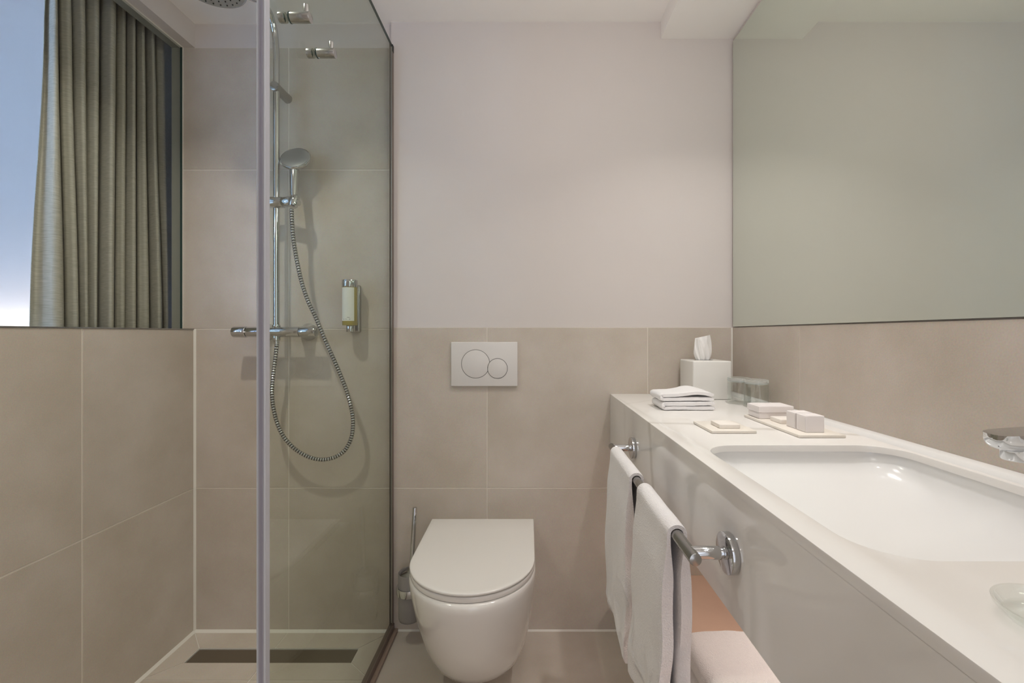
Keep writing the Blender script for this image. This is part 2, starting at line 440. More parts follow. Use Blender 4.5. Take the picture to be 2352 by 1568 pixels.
# floor: screed with tiles, shower tray cut to falls around the channel
floor = struct('floor', [G().box(GX - .004, RX + .12, FY, BY + .01, -.12, -.0015),
                         G().box(PX, GX - .004, FY, 1.508, -.12, SFZ - .0015).box(PX, GX - .004, 1.578, SY + .01, -.12, SFZ - .0015)
                         .box(PX, -1.172, 1.508, 1.578, -.12, SFZ - .0015).box(-.604, GX - .004, 1.508, 1.578, -.12, SFZ - .0015).box(-1.172, -.604, 1.508, 1.578, -.12, SFZ - .02)], ['grout', 'silicone'], 0)
def tile_f(x0, x1, y0, y1, z):
    build('tile', G().box(x0 + J / 2, x1 - J / 2, y0 + J / 2, y1 - J / 2, z - .009, z, .0008, 1), 'floor_tile', floor, 0)
for (x0, x1) in ((GX + .022, -.154), (-.154, .444), (.444, RX)):
    for (y0, y1) in ((1.06, BY), (.462, 1.06), (-.136, .462), (-.734, -.136), (-1.332, -.734)):
        tile_f(x0, x1, y0, y1, 0)
def poly_tile(poly, z):
    cx = sum(p[0] for p in poly) / len(poly); cy = sum(p[1] for p in poly) / len(poly)
    pl = []
    n = len(poly)
    for i in range(n):            # inset every side by half a joint
        a, b, c = Vector(poly[i - 1]), Vector(poly[i]), Vector(poly[(i + 1) % n])
        d0 = (b - a).normalized(); d1 = (c - b).normalized()
        n0 = Vector((-d0.y, d0.x)); n1 = Vector((-d1.y, d1.x))
        if n0.dot(Vector((cx, cy)) - b) < 0: n0 = -n0
        if n1.dot(Vector((cx, cy)) - b) < 0: n1 = -n1
        k = (n0 + n1) / (1 + n0.dot(n1))
        q = b + k * (J / 2); pl.append((q.x, q.y))
    build('tile', G().prism(pl, z - .009, z), 'floor_tile', floor, 0)
DX0, DX1, DY0, DY1 = -1.172, -.604, 1.508, 1.578
A, B, C_, D_ = (DX0, DY1), (DX1, DY1), (DX1, DY0), (DX0, DY0)
WL, WR, FJ = (LX, SY), (GX - .004, SY), 1.430
poly_tile([WL, (-.901, SY), (-.901, DY1), A], SFZ)
poly_tile([(-.901, SY), WR, B, (-.901, DY1)], SFZ)
poly_tile([WL, A, D_, (LX, FJ)], SFZ)
poly_tile([WR, (GX - .004, FJ), C_, B], SFZ)
poly_tile([D_, (-.901, DY0), (-.901, FJ), (LX, FJ)], SFZ)
poly_tile([(-.901, DY0), C_, (GX - .004, FJ), (-.901, FJ)], SFZ)
for (y0, y1) in ((.832, FJ), (.234, .832), (-.364, .234), (-.962, -.364)):
    for (x0, x1) in ((LX, -.901), (-.901, GX - .004)):
        poly_tile([(x0, y0), (x1, y0), (x1, y1), (x0, y1)], SFZ)

# silicone joints in the shower corners
tri = lambda a, b, c: [a, b, c]
sil = G()
sil.loft([[Vector((LX, SY - .006, z)), Vector((LX + .006, SY, z)), Vector((LX, SY, z))] for z in (SFZ, SILL)])
sil.loft([[Vector((x, SY - .008, SFZ)), Vector((x, SY, SFZ + .008)), Vector((x, SY, SFZ))] for x in (LX, GX - .004)])
sil.loft([[Vector((LX + .008, y, SFZ)), Vector((LX, y, SFZ + .008)), Vector((LX, y, SFZ))] for y in (FY, SY)])
struct('trim_2', sil, 'silicone', 0)
struct('trim_3', G().loft([[Vector((x, BY - .005, 0)), Vector((x, BY, .005)), Vector((x, BY, 0))] for x in (GX + .02, RX)]), 'silicone', 0)
struct('trim_4', G().box(LX - .001, LX + .0015, WY0, SY - .002, SILL - .003, SILL + .0005), 'satin', 0)
struct('trim_5', G().loft([[Vector((RX - .004, BY, z)), Vector((RX, BY - .004, z)), Vector((RX, BY, z))] for z in (.88, 1.127)]), 'silicone', 0)

# the glazed opening to the bedroom
win = build('window_1', G().box(WX - .004, WX + .004, WY0, SY - .003, SILL - .001, LINT - .003, .0006, 1), 'window_glass', None, 0)
win['kind'] = 'structure'
build('window_frame', G().box(WX - .0045, WX + .006, SY - .005, SY - .0005, SILL, LINT), 'silicone', win, 0)
build('window_frame', G().box(WX - .0045, WX + .006, WY0, SY - .005, LINT - .004, LINT), 'silicone', win, 0)
build('window_frame', G().box(WX - .002, WX + .0055, SY - .0075, SY - .0052, SILL, LINT - .004), 'gasket', win, 0)
build('window_reveal', G().box(PX, WX - .005, SY - .002, SY + .001, SILL, LINT), 'reveal', win, 0)
build('window_reveal', G().box(PX, WX - .005, WY0, SY - .002, LINT - .002, LINT + .001), 'reveal', win, 0)

# bedroom shell beyond the opening
BX = -4.3
struct('wall_bedroom_back', G().box(BX, PX, 2.70, 2.82, -.12, 3.3), 'bed_paint', 0)
struct('wall_bedroom_side', G().box(BX - .12, BX, -1.6, 2.82, -.12, 3.3), 'bed_paint', 0)
wf = G().box(BX, -3.62, -1.6, -1.48, -.12, 3.3).box(-2.08, PX, -1.6, -1.48, -.12, 3.3)
wf.box(-3.62, -2.08, -1.6, -1.48, -.12, .68).box(-3.62, -2.08, -1.6, -1.48, 2.22, 3.3)
struct('wall_bedroom_front', wf, 'bed_paint', 0)
struct('wall_bedroom_partition', G().box(PX - .002, PX - .001, SY, 2.70, -.12, 3.3).box(PX - .002, PX + .1, SY + .14, 2.7, -.12, 3.3), 'bed_paint', 0)
struct('floor_bedroom', G().box(BX, PX, -1.6, 2.82, -.14, -.02), 'bed_paint', 0)
struct('ceiling_bedroom', G().box(BX - .1, PX, -1.6, 2.82, 3.2, 3.35), 'bed_paint', 0)

# ------------------------------------------------------------------ curtain
top = [101, 134, 166, 197, 228, 266, 289, 312, 335, 359, 381]
bot = [69, 147, 181, 203, 224, 262, 287, 313, 343, 373, 388]
def curtain():
    rows = []
    NZ = 26
    depth = [.050, .034, .046, .030, .056, .034, .046, .030, .052, .030]
    for k in range(NZ + 1):
        z = .04 + (2.50 - .04) * k / NZ
        t = min(1.25, max(-.25, (z - 1.13) / (2.0 - 1.13)))
        t = t * t * (3 - 2 * t) if 0 < t < 1 else t
        bx = [b + (a - b) * t for a, b in zip(top, bot)]
        ctrl = []
        for i in range(len(bx)):
            xv = -1.428 + .008 * math.sin(i * 2.1 + z * 1.3)
            if i == 0: xv = -1.395
            ctrl.append(Vector((xv, xv / ((bx[i] - VX) / F), z)))
            if i < len(bx) - 1:
                d = depth[i] * (1 + .25 * math.sin(i * 1.7 + z * 1.1))
                wdt = bx[i + 1] - bx[i]
                for fr, dd in ((.16, .28), (.42, .62), (.74, .95), (.97, .85)):
                    xp = -1.422 + d * dd
                    ctrl.append(Vector((xp, xp / ((bx[i] + wdt * fr - VX) / F), z)))
        # last fold turns away from the glass
        for px, xp in ((386 + 5 * (1 - t), -1.47), (399, -1.56), (412, -1.62)):
            ctrl.append(Vector((xp, xp / ((px - VX) / F), z)))
        rows.append(spline(ctrl, 220))
    return rows
rows = curtain()
g = G()
back = [[p + Vector((-.0025, .0008, 0)) for p in r] for r in rows]
g.loft([r + list(reversed(b)) for r, b in zip(rows, back)])
build('curtain', g, 'linen', None, 80, ('grey-green linen curtain hanging in folds behind the interior window', 'curtain'))

# ------------------------------------------------------------------ shower screen
scr = thing('shower_screen', (GX, 1.25, 0), 'clear greenish glass shower screen with grey edge seal beside the toilet', 'shower screen')
SF = .845
build('glass_panel', G().box(GX - .004, GX + .004, SF + .008, BY - .004, .022, 2.170, .0006, 1), 'screen_glass', scr, 0)
sealo = build('edge_seal', G().box(GX - .0095, GX + .0085, SF - .004, SF + .010, .004, 2.172, .001, 1), 'seal', scr, 0)
build('seal_rib', G().box(GX - .0035, GX + .0025, SF - .0055, SF - .003, .004, 2.172, .0006, 1), 'seal_dark', sealo, 0)
build('seal_rib', G().box(GX - .0088, GX - .0060, SF - .005, SF - .003, .004, 2.172, .0006, 1), 'seal_light', sealo, 0)
build('seal_rib', G().box(GX + .005, GX + .0075, SF - .005, SF - .003, .004, 2.172, .0006, 1), 'seal_light', sealo, 0)
build('wall_profile', G().box(GX - .0058, GX - .0042, BY - .018, BY - .0005, .02, 2.172, .0004, 1), 'alu', scr, 0)
build('clip', G().box(GX + .0040, GX + .0062, BY - .016, BY - .0005, 2.146, 2.172, .0004, 1), 'dark', scr, 0)
build('glass_edge', G().box(GX - .004, GX + .004, SF + .008, BY - .004, 2.1702, 2.1712), 'gasket', scr, 0)
build('wall_profile', G().box(GX + .0041, GX + .0058, BY - .018, BY - .0005, .02, 2.145, .0004, 1), 'alu', scr, 0)
build('bottom_profile', G().box(GX - .009, GX + .009, SF, BY - .001, .0105, .030, .001, 1), 'alu', scr, 0)
build('threshold_strip', G().box(GX - .003, GX + .022, SF - .6, BY - .001, -.0145, .0103, .001, 1), 'threshold', scr, 0)

def robe_hook(y, z, label):
    t = thing('robe_hook', (GX, y, z - .012), label, 'hook', 'chrome hooks on the shower glass')
    r = .0108
    build('barrel', G().cyl((GX + .006, y, z), (GX + .0475, y, z), r, 32, .0007), 'hook_metal', t)
    build('gasket', G().cyl((GX + .0041, y, z), (GX + .006, y, z), r * 1.06, 28), 'gasket', t)
    build('clamp_disc', G().cyl((GX - .018, y, z), (GX - .0042, y, z), r, 28, .001), 'hook_metal', t)
    build('peg', G().cyl((GX + .038, y, z + .004), (GX + .038, y, z + .027), .0052, 20, .001), 'hook_metal', t)
robe_hook(.935, 1.771, 'chrome peg hook on the shower glass, nearer the grey edge seal')
robe_hook(1.054, 1.771, 'chrome peg hook on the shower glass, farther from the grey edge seal')

# ------------------------------------------------------------------ shower channel
ch = build('shower_drain', G().box(DX0 + .003, DX1 - .003, DY0 + .003, DY1 - .003, SFZ - .009, SFZ - .0045, .0005, 1), 'steel', None, 0,
           ('long dark steel channel drain cover in the shower floor', 'drain'))

# ------------------------------------------------------------------ shower column
SX, PYY = -.903, 1.588
col = thing('shower_column', (SX, SY, 1.11), 'chrome shower column with thermostatic mixer and overhead shower head', 'shower')
pts = [Vector((SX, PYY, z)) for z in (1.125, 1.35, 1.6, 1.85, 2.06)]
arc = spline([(SX, PYY, 2.06), (SX, 1.586, 2.12), (SX, 1.576, 2.18), (SX, 1.545, 2.222), (SX, 1.505, 2.226), (SX, 1.455, 2.205), (SX + .004, 1.36, 2.158), (SX + .010, 1.27, 2.115), (SX + .011, 1.24, 2.10)], 60)
build('riser_pipe', G().tube(pts + arc[1:], .0108, 20), 'chrome', col, 60)
head = build('shower_head', G().lathe((SX + .011, 1.235, 2.076), (0, 0, 1), [(.088, 0), (.091, .001), (.092, .004), (.092, .009), (.085, .014), (.04, .02), (.02, .03), (.018, .04), (.0, .041)], 64), 'chrome', col, 40)
build('spray_plate', G().cyl((SX + .011, 1.235, 2.0748), (SX + .011, 1.235, 2.0765), .086, 64), 'nozzle_plate', head, 40)
nz = G()
for rr, cnt in ((.075, 26), (.060, 20), (.044, 14), (.028, 9)):
    for k in range(cnt):
        a = 2 * PI * k / cnt + rr * 40
        nz.cyl((SX + .011 + rr * math.cos(a), 1.235 + rr * math.sin(a), 2.0726), (SX + .011 + rr * math.cos(a), 1.235 + rr * math.sin(a), 2.075), .0019, 8)
o = build('nozzles', nz, 'dark', head, 0); o['kind'] = 'stuff'
build('wall_bracket', G().cyl((SX, 1.572, 1.984), (SX, SY - .0002, 1.984), .0165, 32, .0012), 'satin', col, 40)
# thermostat
MZ = 1.111
mix = build('mixer_body', G().cyl((-1.006, PYY, MZ), (-.818, PYY, MZ), .0185, 40, .001), 'chrome', col, 40)
build('temperature_handle', G().cyl((-.8165, PYY, MZ), (-.760, PYY, MZ), .0198, 40, .002), 'chrome', col, 40)
build('handle_cap', G().cyl((-.761, PYY, MZ), (-.7588, PYY, MZ), .0145, 32, .0005), 'hand_face', col, 40)
build('flow_handle', G().cyl((-1.056, PYY, MZ), (-1.0075, PYY, MZ), .0198, 40, .003), 'chrome', col, 40)
build('button', G().box(-1.0095, -1.004, PYY - .0215, PYY - .018, MZ - .003, MZ + .003, .001, 1), 'plastic', col, 0)
for x in (SX - .078, SX + .078):
    build('wall_escutcheon', G().lathe((x, SY - .0002, MZ), (0, -1, 0), [(.033, 0), (.033, .004), (.030, .012), (.022, .030), (.016, .06), (.015, .075)], 36), 'chrome', col, 40)
build('pipe_collar', G().cyl((SX, PYY, MZ + .015), (SX, PYY, MZ + .026), .0135, 28, .002), 'chrome', col, 40)
build('hose_outlet', G().lathe((SX, PYY, MZ - .014), (0, 0, -1), [(.012, 0), (.0125, .004), (.0125, .016), (.0095, .018), (.0085, .03)], 28), 'chrome', col, 40)
# slider with hand shower holder
HZ = 1.105 + (766 - 465) * 1.58 / F
build('slider', G().cyl((-.952, 1.580, HZ), (-.873, 1.580, HZ), .0195, 36, .0015), 'chrome', col, 40)
build('slider_arm', G().cyl((-.8722, 1.576, HZ), (-.838, 1.570, HZ), .0180, 36, .002), 'chrome', col, 40)
hax = Vector((0.02, .36, .93)).normalized()
hb = Vector((-.826, 1.553, HZ - .022))
build('holder_cone', G().lathe(hb, hax, [(.0125, 0), (.0155, .004), (.0160, .036), (.0150, .040), (.0118, .040), (.0118, .002)], 32), 'chrome', col, 40)
build('holder_cap', G().cyl((-.815, 1.562, HZ - .006), (-.807, 1.561, HZ - .006), .011, 24, .002), 'chrome', col, 40)

# hand shower
hs = thing('hand_shower', hb, 'chrome hand shower with flat round head resting in its holder', 'hand shower')
hp0 = hb + hax * .012; hp1 = Vector((-.8385, 1.588, 1.105 + (766 - 392) * 1.588 / F))
hd = (hp1 - hp0).normalized()
L = (hp1 - hp0).length
build('handle', G().lathe(hp0, hd, [(.0095, 0), (.0100, .03), (.0125, .045), (.0150, L * .75), (.0165, L), (.0165, L + .012), (.012, L + .018)], 32), 'chrome', hs, 50)
nrm = Vector((.05, -.86, .50)).normalized()
hc = Vector((-.8400, 1.601, 1.105 + (766 - 366) * 1.601 / F))
hh = build('head', G().lathe(hc - nrm * .013, nrm, [(.030, -.006), (.042, 0), (.050, .006), (.0535, .014), (.0535, .0185), (.0515, .021)], 56), 'chrome', hs, 50)
build('head_plate', G().cyl(hc + nrm * .0078, hc + nrm * .0092, .0485, 56, .0004), 'hand_face', hh, 40)

# hose
hpx = [(670, 480, 1.552), (671, 512, 1.553), (674, 549, 1.558), (682, 598, 1.562), (693, 648, 1.566), (708, 692, 1.568), (724, 726, 1.568), (738, 760, 1.568), (753, 795, 1.570), (768, 828, 1.574),
       (781, 858, 1.58), (796, 897, 1.585), (807, 938, 1.59), (811, 972, 1.595), (806, 1008, 1.6), (790, 1036, 1.605), (765, 1051, 1.607), (735, 1055, 1.607), (704, 1047, 1.605), (672, 1026, 1.602),
       (647, 995, 1.60), (632, 955, 1.595), (625, 910, 1.592), (627, 865, 1.59), (632, 828, 1.589), (635, 800, 1.588), (636.5, 785, 1.588)]
cl = resample(spline([P(*p) for p in hpx], 900), .0013)
rad = []
for i in range(len(cl)):
    ph = (i % 7) / 7.0
    rad.append(.0052 + .0031 * (0.5 - 0.5 * math.cos(2 * PI * ph)) ** .7)
build('shower_hose', [G().tube(cl, rad, 12), G().tube(cl[::4], .0066, 12)], ['chrome', 'dark'], None, 75, ('ribbed metal shower hose hanging in a loop below the mixer', 'hose'))  # near-black inner core: the shade of the grooves is put into its colour

# ------------------------------------------------------------------ soap dispenser
dy = 1.612
dz = lambda py: CZ - (py - VY) * dy / F
dx = (803.5 - VX) * dy / F
sd = thing('soap_dispenser', (dx, SY, dz(762)), 'small chrome wall soap dispenser with white label and amber liquid', 'soap dispenser')
build('wall_bracket', G().box(dx - .016, dx + .024, SY - .020, SY - .0002, dz(764), dz(652), .007, 3), 'satin', sd, 40)
build('bracket_arm', G().box(dx + .004, dx + .0165, dy + .005, SY - .012, dz(742), dz(655), .004, 2), 'chrome', sd, 40)
build('cap', G().cyl((dx, dy, dz(660)), (dx, dy, dz(643)), .0272, 40, .0015), 'chrome', sd, 40)
bot_ = build('bottle', G().cyl((dx, dy, dz(747)), (dx, dy, dz(660)), .0258, 40, .001), 'soap_liquid', sd, 40)
lab = G(); rr = .0262; seg = 22; rings = []
for z in (dz(737), dz(661)):
    rings.append([Vector((dx + rr * math.cos(a), dy + rr * math.sin(a), z)) for a in [PI * .82 + PI * (.99 * k / seg) for k in range(seg + 1)]]
                 + [Vector((dx + (rr - .0006) * math.cos(a), dy + (rr - .0006) * math.sin(a), z)) for a in reversed([PI * .82 + PI * (.99 * k / seg) for k in range(seg + 1)])])
lb = build('label', lab.loft(rings), 'label', bot_, 40)
ink = G()
for (a0, a1, py, h) in ((1.50, 1.62, 729, .0007), (1.33, 1.37, 733, .0012), (1.42, 1.50, 733, .0006), (1.60, 1.64, 733, .0012)):
    z = dz(py); ra = rr + .0001
    ink.loft([[Vector((dx + ra * math.cos(PI * a), dy + ra * math.sin(PI * a), z - h)), Vector((dx + ra * math.cos(PI * a), dy + ra * math.sin(PI * a), z + h)),
               Vector((dx + (ra + .0002) * math.cos(PI * a), dy + (ra + .0002) * math.sin(PI * a), z + h)), Vector((dx + (ra + .0002) * math.cos(PI * a), dy + (ra + .0002) * math.sin(PI * a), z - h))]
              for a in [a0 + (a1 - a0) * k / 4 for k in range(5)]])
build('print', ink, 'ink', bot_, 0)
build('pump', G().cyl((dx + .002, dy + .003, dz(762)), (dx + .002, dy + .003, dz(747) + .001), .0155, 32, .001), 'chrome', sd, 40)

# ------------------------------------------------------------------ toilet
TX = -.162
def dring(z, hw, yf, yc, yb, n=26, crn=.0, p=2.0):
    """D outline: straight sides from yb to yc, superelliptic nose to yf"""
    pts = [Vector((TX + hw, yb, z)), Vector((TX + hw, yb - (yb - yc) * .33, z)), Vector((TX + hw, yb - (yb - yc) * .66, z))]
    for k in range(n + 1):
        a = PI * k / n
        cs, sn = math.cos(a), math.sin(a)
        pts.append(Vector((TX + hw * math.copysign(abs(cs) ** (2 / p), cs), yc - (yc - yf) * abs(sn) ** (2 / p), z)))
    pts += [Vector((TX - hw, yb - (yb - yc) * .66, z)), Vector((TX - hw, yb - (yb - yc) * .33, z)), Vector((TX - hw, yb, z))]
    return pts
toi = thing('toilet', (TX, BY, .06), 'white wall-hung toilet with closed lid below the flush plate', 'toilet')
prof = [  # z, half width, front, curvature start
    (.070, .050, 1.400, 1.47), (.070, .088, 1.352, 1.45), (.076, .111, 1.318, 1.44), (.088, .126, 1.290, 1.43), (.112, .140, 1.258, 1.42), (.15, .1525, 1.224, 1.41), (.20, .1625, 1.188, 1.39),
    (.26, .1705, 1.153, 1.37), (.32, .1765, 1.127, 1.34), (.37, .1805, 1.112, 1.32), (.400, .1830, 1.1065, 1.31), (.413, .1825, 1.107, 1.305), (.420, .1805, 1.110, 1.30), (.4235, .177, 1.115, 1.30), (.4235, .12, 1.18, 1.30)]
rings = []
for z, hw, yf, yc in prof:
    r = dring(z, hw, yf, yc, BY - .0005, 30)
    # the deck behind the lid sits lower
    for p in r:
        if p.y > 1.575: p.z = min(p.z, .405)
    rings.append(r)
build('bowl', G().loft(rings), 'ceramic', toi, 55)
sb = [(.4245, .1765, 1.1205), (.4255, .1785, 1.1175), (.428, .1795, 1.1165), (.4365, .1795, 1.1165), (.439, .1785, 1.1175), (.440, .176, 1.120)]
build('seat', G().loft([dring(z, hw, yf, 1.300, 1.560, 36) for z, hw, yf in sb]), 'ceramic', toi, 55)
lid = [(.4425, .1765, 1.119), (.4428, .1785, 1.1165), (.4445, .1800, 1.115), (.4475, .1802, 1.1147), (.4495, .1792, 1.1158), (.4502, .1770, 1.118), (.4505, .165, 1.13)]
build('lid', G().loft([dring(z, hw, yf, 1.298, 1.567 - (0.0 if i < 6 else .002), 36) for i, (z, hw, yf) in enumerate(lid)]), 'ceramic', toi, 55)
build('hinge', G().cyl((TX - .10, 1.562, .425), (TX - .06, 1.562, .425), .012, 20, .001), 'ceramic', toi)
build('hinge', G().cyl((TX + .06, 1.562, .425), (TX + .10, 1.562, .425), .012, 20, .001), 'ceramic', toi)

# flush plate
fx0, fx1 = (1037 - VX) * BY / F, (1189 - VX) * BY / F
fz1, fz0 = CZ - (785 - VY) * BY / F, CZ - (886 - VY) * BY / F
fp = thing('flush_plate', ((fx0 + fx1) / 2, BY, fz0), 'white rectangular flush plate with two round buttons above the toilet', 'flush plate')
build('plate', G().box(fx0, fx1, BY - .012, BY - .0003, fz0, fz1, .0025, 3), 'plastic', fp, 40)
def button(px, py, r, y0, y1):
    x, z = (px - VX) * BY / F, CZ - (py - VY) * BY / F
    b = build('button', G().cyl((x, y0, z), (x, y1, z), r, 64, .0006), 'plastic', fp, 40)
    build('button_gap', G().cyl((x, y0 + .0001, z), (x, y0 - .0004, z), r + .0017, 64), 'mirror_edge', b, 40)
button(1093.3, 835, .0515, BY - .012, BY - .0130)
button(1143.2, 845.3, .0358, BY - .0126, BY - .0136)

# toilet brush
bx_, by_ = -.425, 1.588
tb = thing('toilet_brush', (bx_, by_, .09), 'chrome toilet brush in a frosted cup and ring holder left of the toilet', 'toilet brush')
build('cup', G().lathe((bx_, by_, .085), (0, 0, 1), [(.034, 0), (.038, .003), (.040, .012), (.041, .166), (.0395, .168), (.037, .165), (.036, .012), (.0, .011)], 40, True, False), 'frost', tb, 50)
build('ring', G().lathe((bx_, by_, .180), (0, 0, 1), [(.0412, 0), (.0455, .0), (.0460, .002), (.0460, .024), (.0455, .026), (.0412, .026)], 40), 'chrome', tb, 40)
build('wall_mount', G().cyl((bx_, by_ + .043, .193), (bx_, BY - .0003, .193), .014, 24, .001), 'chrome', tb)
hd_ = build('handle', G().cyl((bx_ + .006, by_ - .004, .255), (bx_ + .017, by_ + .004, .4815), .0075, 24, .001), 'chrome', tb)
build('splash_disc', G().lathe((bx_ + .002, by_, .242), (.03, 0, 1), [(.034, 0), (.034, .004), (.014, .014), (.010, .022)], 32), 'satin', tb)
build('bristles', G().lathe((bx_, by_, .10), (0, 0, 1), [(.016, 0), (.026, .02), (.030, .07), (.026, .12), (.012, .13)], 24), 'dark', tb)

# ------------------------------------------------------------------ vanity
CX, CT, CB = .304, .881, .684
van = thing('vanity_counter', (.53, .3, CB), 'long white stone washbasin counter with deep front apron along the right wall', 'counter')
VY0 = -.60
bx0, bx1, byn, byf = .345, .722, .438, .892
def rrect(x0, x1, y0, y1, r, z, n=10, rc=None):
    rs = rc or (r, r, r, r)
    pts = []
    for (cx, cy, a0, rr) in ((x1 - rs[0], y0 + rs[0], -PI / 2, rs[0]), (x1 - rs[1], y1 - rs[1], 0, rs[1]), (x0 + rs[2], y1 - rs[2], PI / 2, rs[2]), (x0 + rs[3], y0 + rs[3], PI, rs[3])):
        for k in range(n + 1):
            a = a0 + PI / 2 * k / n
            pts.append(Vector((cx + rr * math.cos(a), cy + rr * math.sin(a), z)))
    return pts
def counter_top():
    bm = bmesh.new()
    xe = RX - .0005
    outer = [bm.verts.new((x, y, CT)) for x, y in ((CX, VY0), (xe, VY0), (xe, BY - .0005), (CX, BY - .0005))]
    inner = [bm.verts.new(p) for p in rrect(bx0, bx1, byn, byf, .065, CT)]
    es = []
    for loop in (outer, inner):
        for i in range(len(loop)): es.append(bm.edges.new((loop[i], loop[(i + 1) % len(loop)])))
    bmesh.ops.triangle_fill(bm, use_beauty=True, use_dissolve=False, edges=es)
    r = bmesh.ops.extrude_face_region(bm, geom=bm.faces[:])
    for v in r['geom']:
        if isinstance(v, bmesh.types.BMVert): v.co.z -= .013
    bm.normal_update()
    be = [e for e in bm.edges if all(abs(v.co.z - CT) < 1e-6 for v in e.verts) and len(e.link_faces) == 2
          and abs(e.link_faces[0].normal.z - e.link_faces[1].normal.z) > .5
          and not all(v.co.x > xe - .001 for v in e.verts) and not all(v.co.y > BY - .001 for v in e.verts)]
    bmesh.ops.bevel(bm, geom=be, offset=.0018, segments=2, affect='EDGES', profile=.5)
    bm.verts.index_update()
    g = G(); g.add([v.co.copy() for v in bm.verts], [tuple(v.index for v in f.verts) for f in bm.faces]); bm.free()
    return g
build('worktop', counter_top(), 'counter', van, 30)
build('front_apron', G().box(CX, CX + .018, VY0, BY - .0005, CB, CT - .0128), 'counter', van, 0)
build('upstand', G().loft([[Vector((.731, y, CT - .001)), Vector((.735, y, CT + .006)), Vector((.741, y, CT + .009)), Vector((RX - .0003, y, CT + .0095)), Vector((RX - .0003, y, CT - .001))] for y in (VY0, BY - .004)]), 'basin', van, 60)
zs = CT - .0131
def bring(i, z, k=.066):
    return rrect(bx0 - .004 + i[0], bx1 + .004 - i[1], byn - .004 + i[2], byf + .004 - i[3], 0, z, 10, [max(.03, k)] * 4)
# rings: insets (front x, wall x, near y, far y)
br = [bring((-.012,) * 4, zs), bring((0, 0, 0, 0), zs, .066), bring((.001, .001, .001, .001), zs - .010), bring((.006, .003, .004, .010), zs - .028, .07), bring((.018, .012, .014, .040), zs - .045, .075),
      bring((.040, .032, .035, .085), zs - .065, .08), bring((.070, .060, .065, .130), zs - .083, .085), bring((.105, .10, .11, .175), zs - .096, .07), bring((.150, .150, .17, .215), zs - .103, .03)]
inner_g = G().loft(br, False, True)
# outer skin so that the bowl has thickness
outr = [[p + Vector((0, 0, -.012)) for p in r] for r in br]
bs = build('basin', inner_g, 'basin', van, 70)
build('drain', G().lathe((.535, .645, zs - .1032), (0, 0, 1), [(.020, 0), (.032, .0005), (.032, .002), (.028, .003), (.0, .003)], 32), 'chrome', bs)

# wall-mounted tap spout
ty, tx = .556, .580
tap = thing('basin_tap', (RX, ty, .95), 'chrome wall-mounted basin spout reaching over the washbasin', 'tap')
sec = []
zt = 0.9790
for (x, hw, top_, dep) in ((tx, .003, 0, .006), (tx + .0008, .009, .0002, .011), (tx + .003, .0135, .0006, .0155), (tx + .008, .0175, .0012, .0195), (tx + .016, .0195, .002, .0225), (tx + .03, .0205, .003, .025),
                           (tx + .08, .021, .006, .027), (RX - .001, .0215, .010, .027)):
    ring = [Vector((x, ty - hw, zt + top_)), Vector((x, ty + hw, zt + top_))]
    for k in range(1, 12):
        a_ = PI * k / 12
        ring.append(Vector((x, ty + hw * math.copysign(abs(math.cos(a_)) ** .6, math.cos(a_)), zt + top_ - dep * math.sin(a_) ** .75)))
    sec.append(ring)
build('spout', G().loft(sec), 'chrome', tap, 40)
build('aerator', G().lathe((tx + .034, ty, zt - .018), (0, 0, -1), [(.0165, 0), (.0165, .0125), (.0155, .0145), (.012, .0145)], 36), 'chrome', tap, 40)
build('wall_rosette', G().cyl((RX - .006, ty, zt - .008), (RX - .0003, ty, zt - .008), .032, 36, .001), 'chrome', tap, 40)

# mirror
mir = thing('mirror', (RX, .4, 1.131), 'large frameless wall mirror above the counter', 'mirror')
build('glass', G().box(RX - .0012, RX + .0004, FY + .2, BY - .008, 1.131, 2.186), 'mirror', mir, 0)
build('backing', G().box(RX + .0005, RX + .0055, FY + .2, BY - .006, 1.1305, 2.1865), 'mirror_edge', mir, 0)

# shelf below the counter
build('shelf', G().box(.372, RX - .0003, -.3, BY - .0005, .170, .207, .001, 1), 'shelf', None, 0, ('peach wooden shelf under the counter holding folded towels', 'shelf'))

# ------------------------------------------------------------------ textiles
random.seed(4)
def wob(a, b, s=1.0):
    return s * (math.sin(a * 31 + b * 17) * .5 + math.sin(a * 67 - b * 41 + 1.3) * .3 + math.sin(a * 13 + b * 89 + .4) * .2)

def ribbon(center, thick, axis, s0, s1, ns, disp=None, seed=0.0, rnd=.6):
    """solid cloth: 2D centre line (a, z) with thickness, swept along the other horizontal axis"""
    n = len(center); out_, in_ = [], []
    for i in range(n):
        a = center[max(0, i - 1)]; b = center[min(n - 1, i + 1)]
        t = Vector((b[0] - a[0], b[1] - a[1])).normalized(); nn = Vector((-t.y, t.x))
        h = (thick[i] if isinstance(thick, list) else thick) / 2
        if i == 0 or i == n - 1: h *= rnd
        out_.append(Vector(center[i][:2]) + nn * h); in_.append(Vector(center[i][:2]) - nn * h)
    ring2 = out_ + list(reversed(in_))
    rings = []
    for k in range(ns + 1):
        u = k / ns; s = s0 + (s1 - s0) * u
        e = min(u, 1 - u); sh = 1.0 if e > .04 else (.80 + .20 * math.sqrt(e / .04))
        ring = []
        for j, p in enumerate(ring2):
            ci = j if j < n else 2 * n - 1 - j
            c = Vector(center[ci][:2]); q = c + (p - c) * sh
            d = disp(ci / (n - 1), u, seed) if disp else (0, 0, 0)
            if axis == 'Y': ring.append(Vector((q.x + d[0], s + d[1], q.y + d[2])))
            else: ring.append(Vector((s + d[1], q.x + d[0], q.y + d[2])))
        rings.append(ring)
    m = len(ring2)
    g = G().loft(rings, False, False)
    for base in (0, ns * m):
        for i in range(n - 1):
            g.f.append((base + i, base + i + 1, base + m - 2 - i, base + m - 1 - i))
    return g

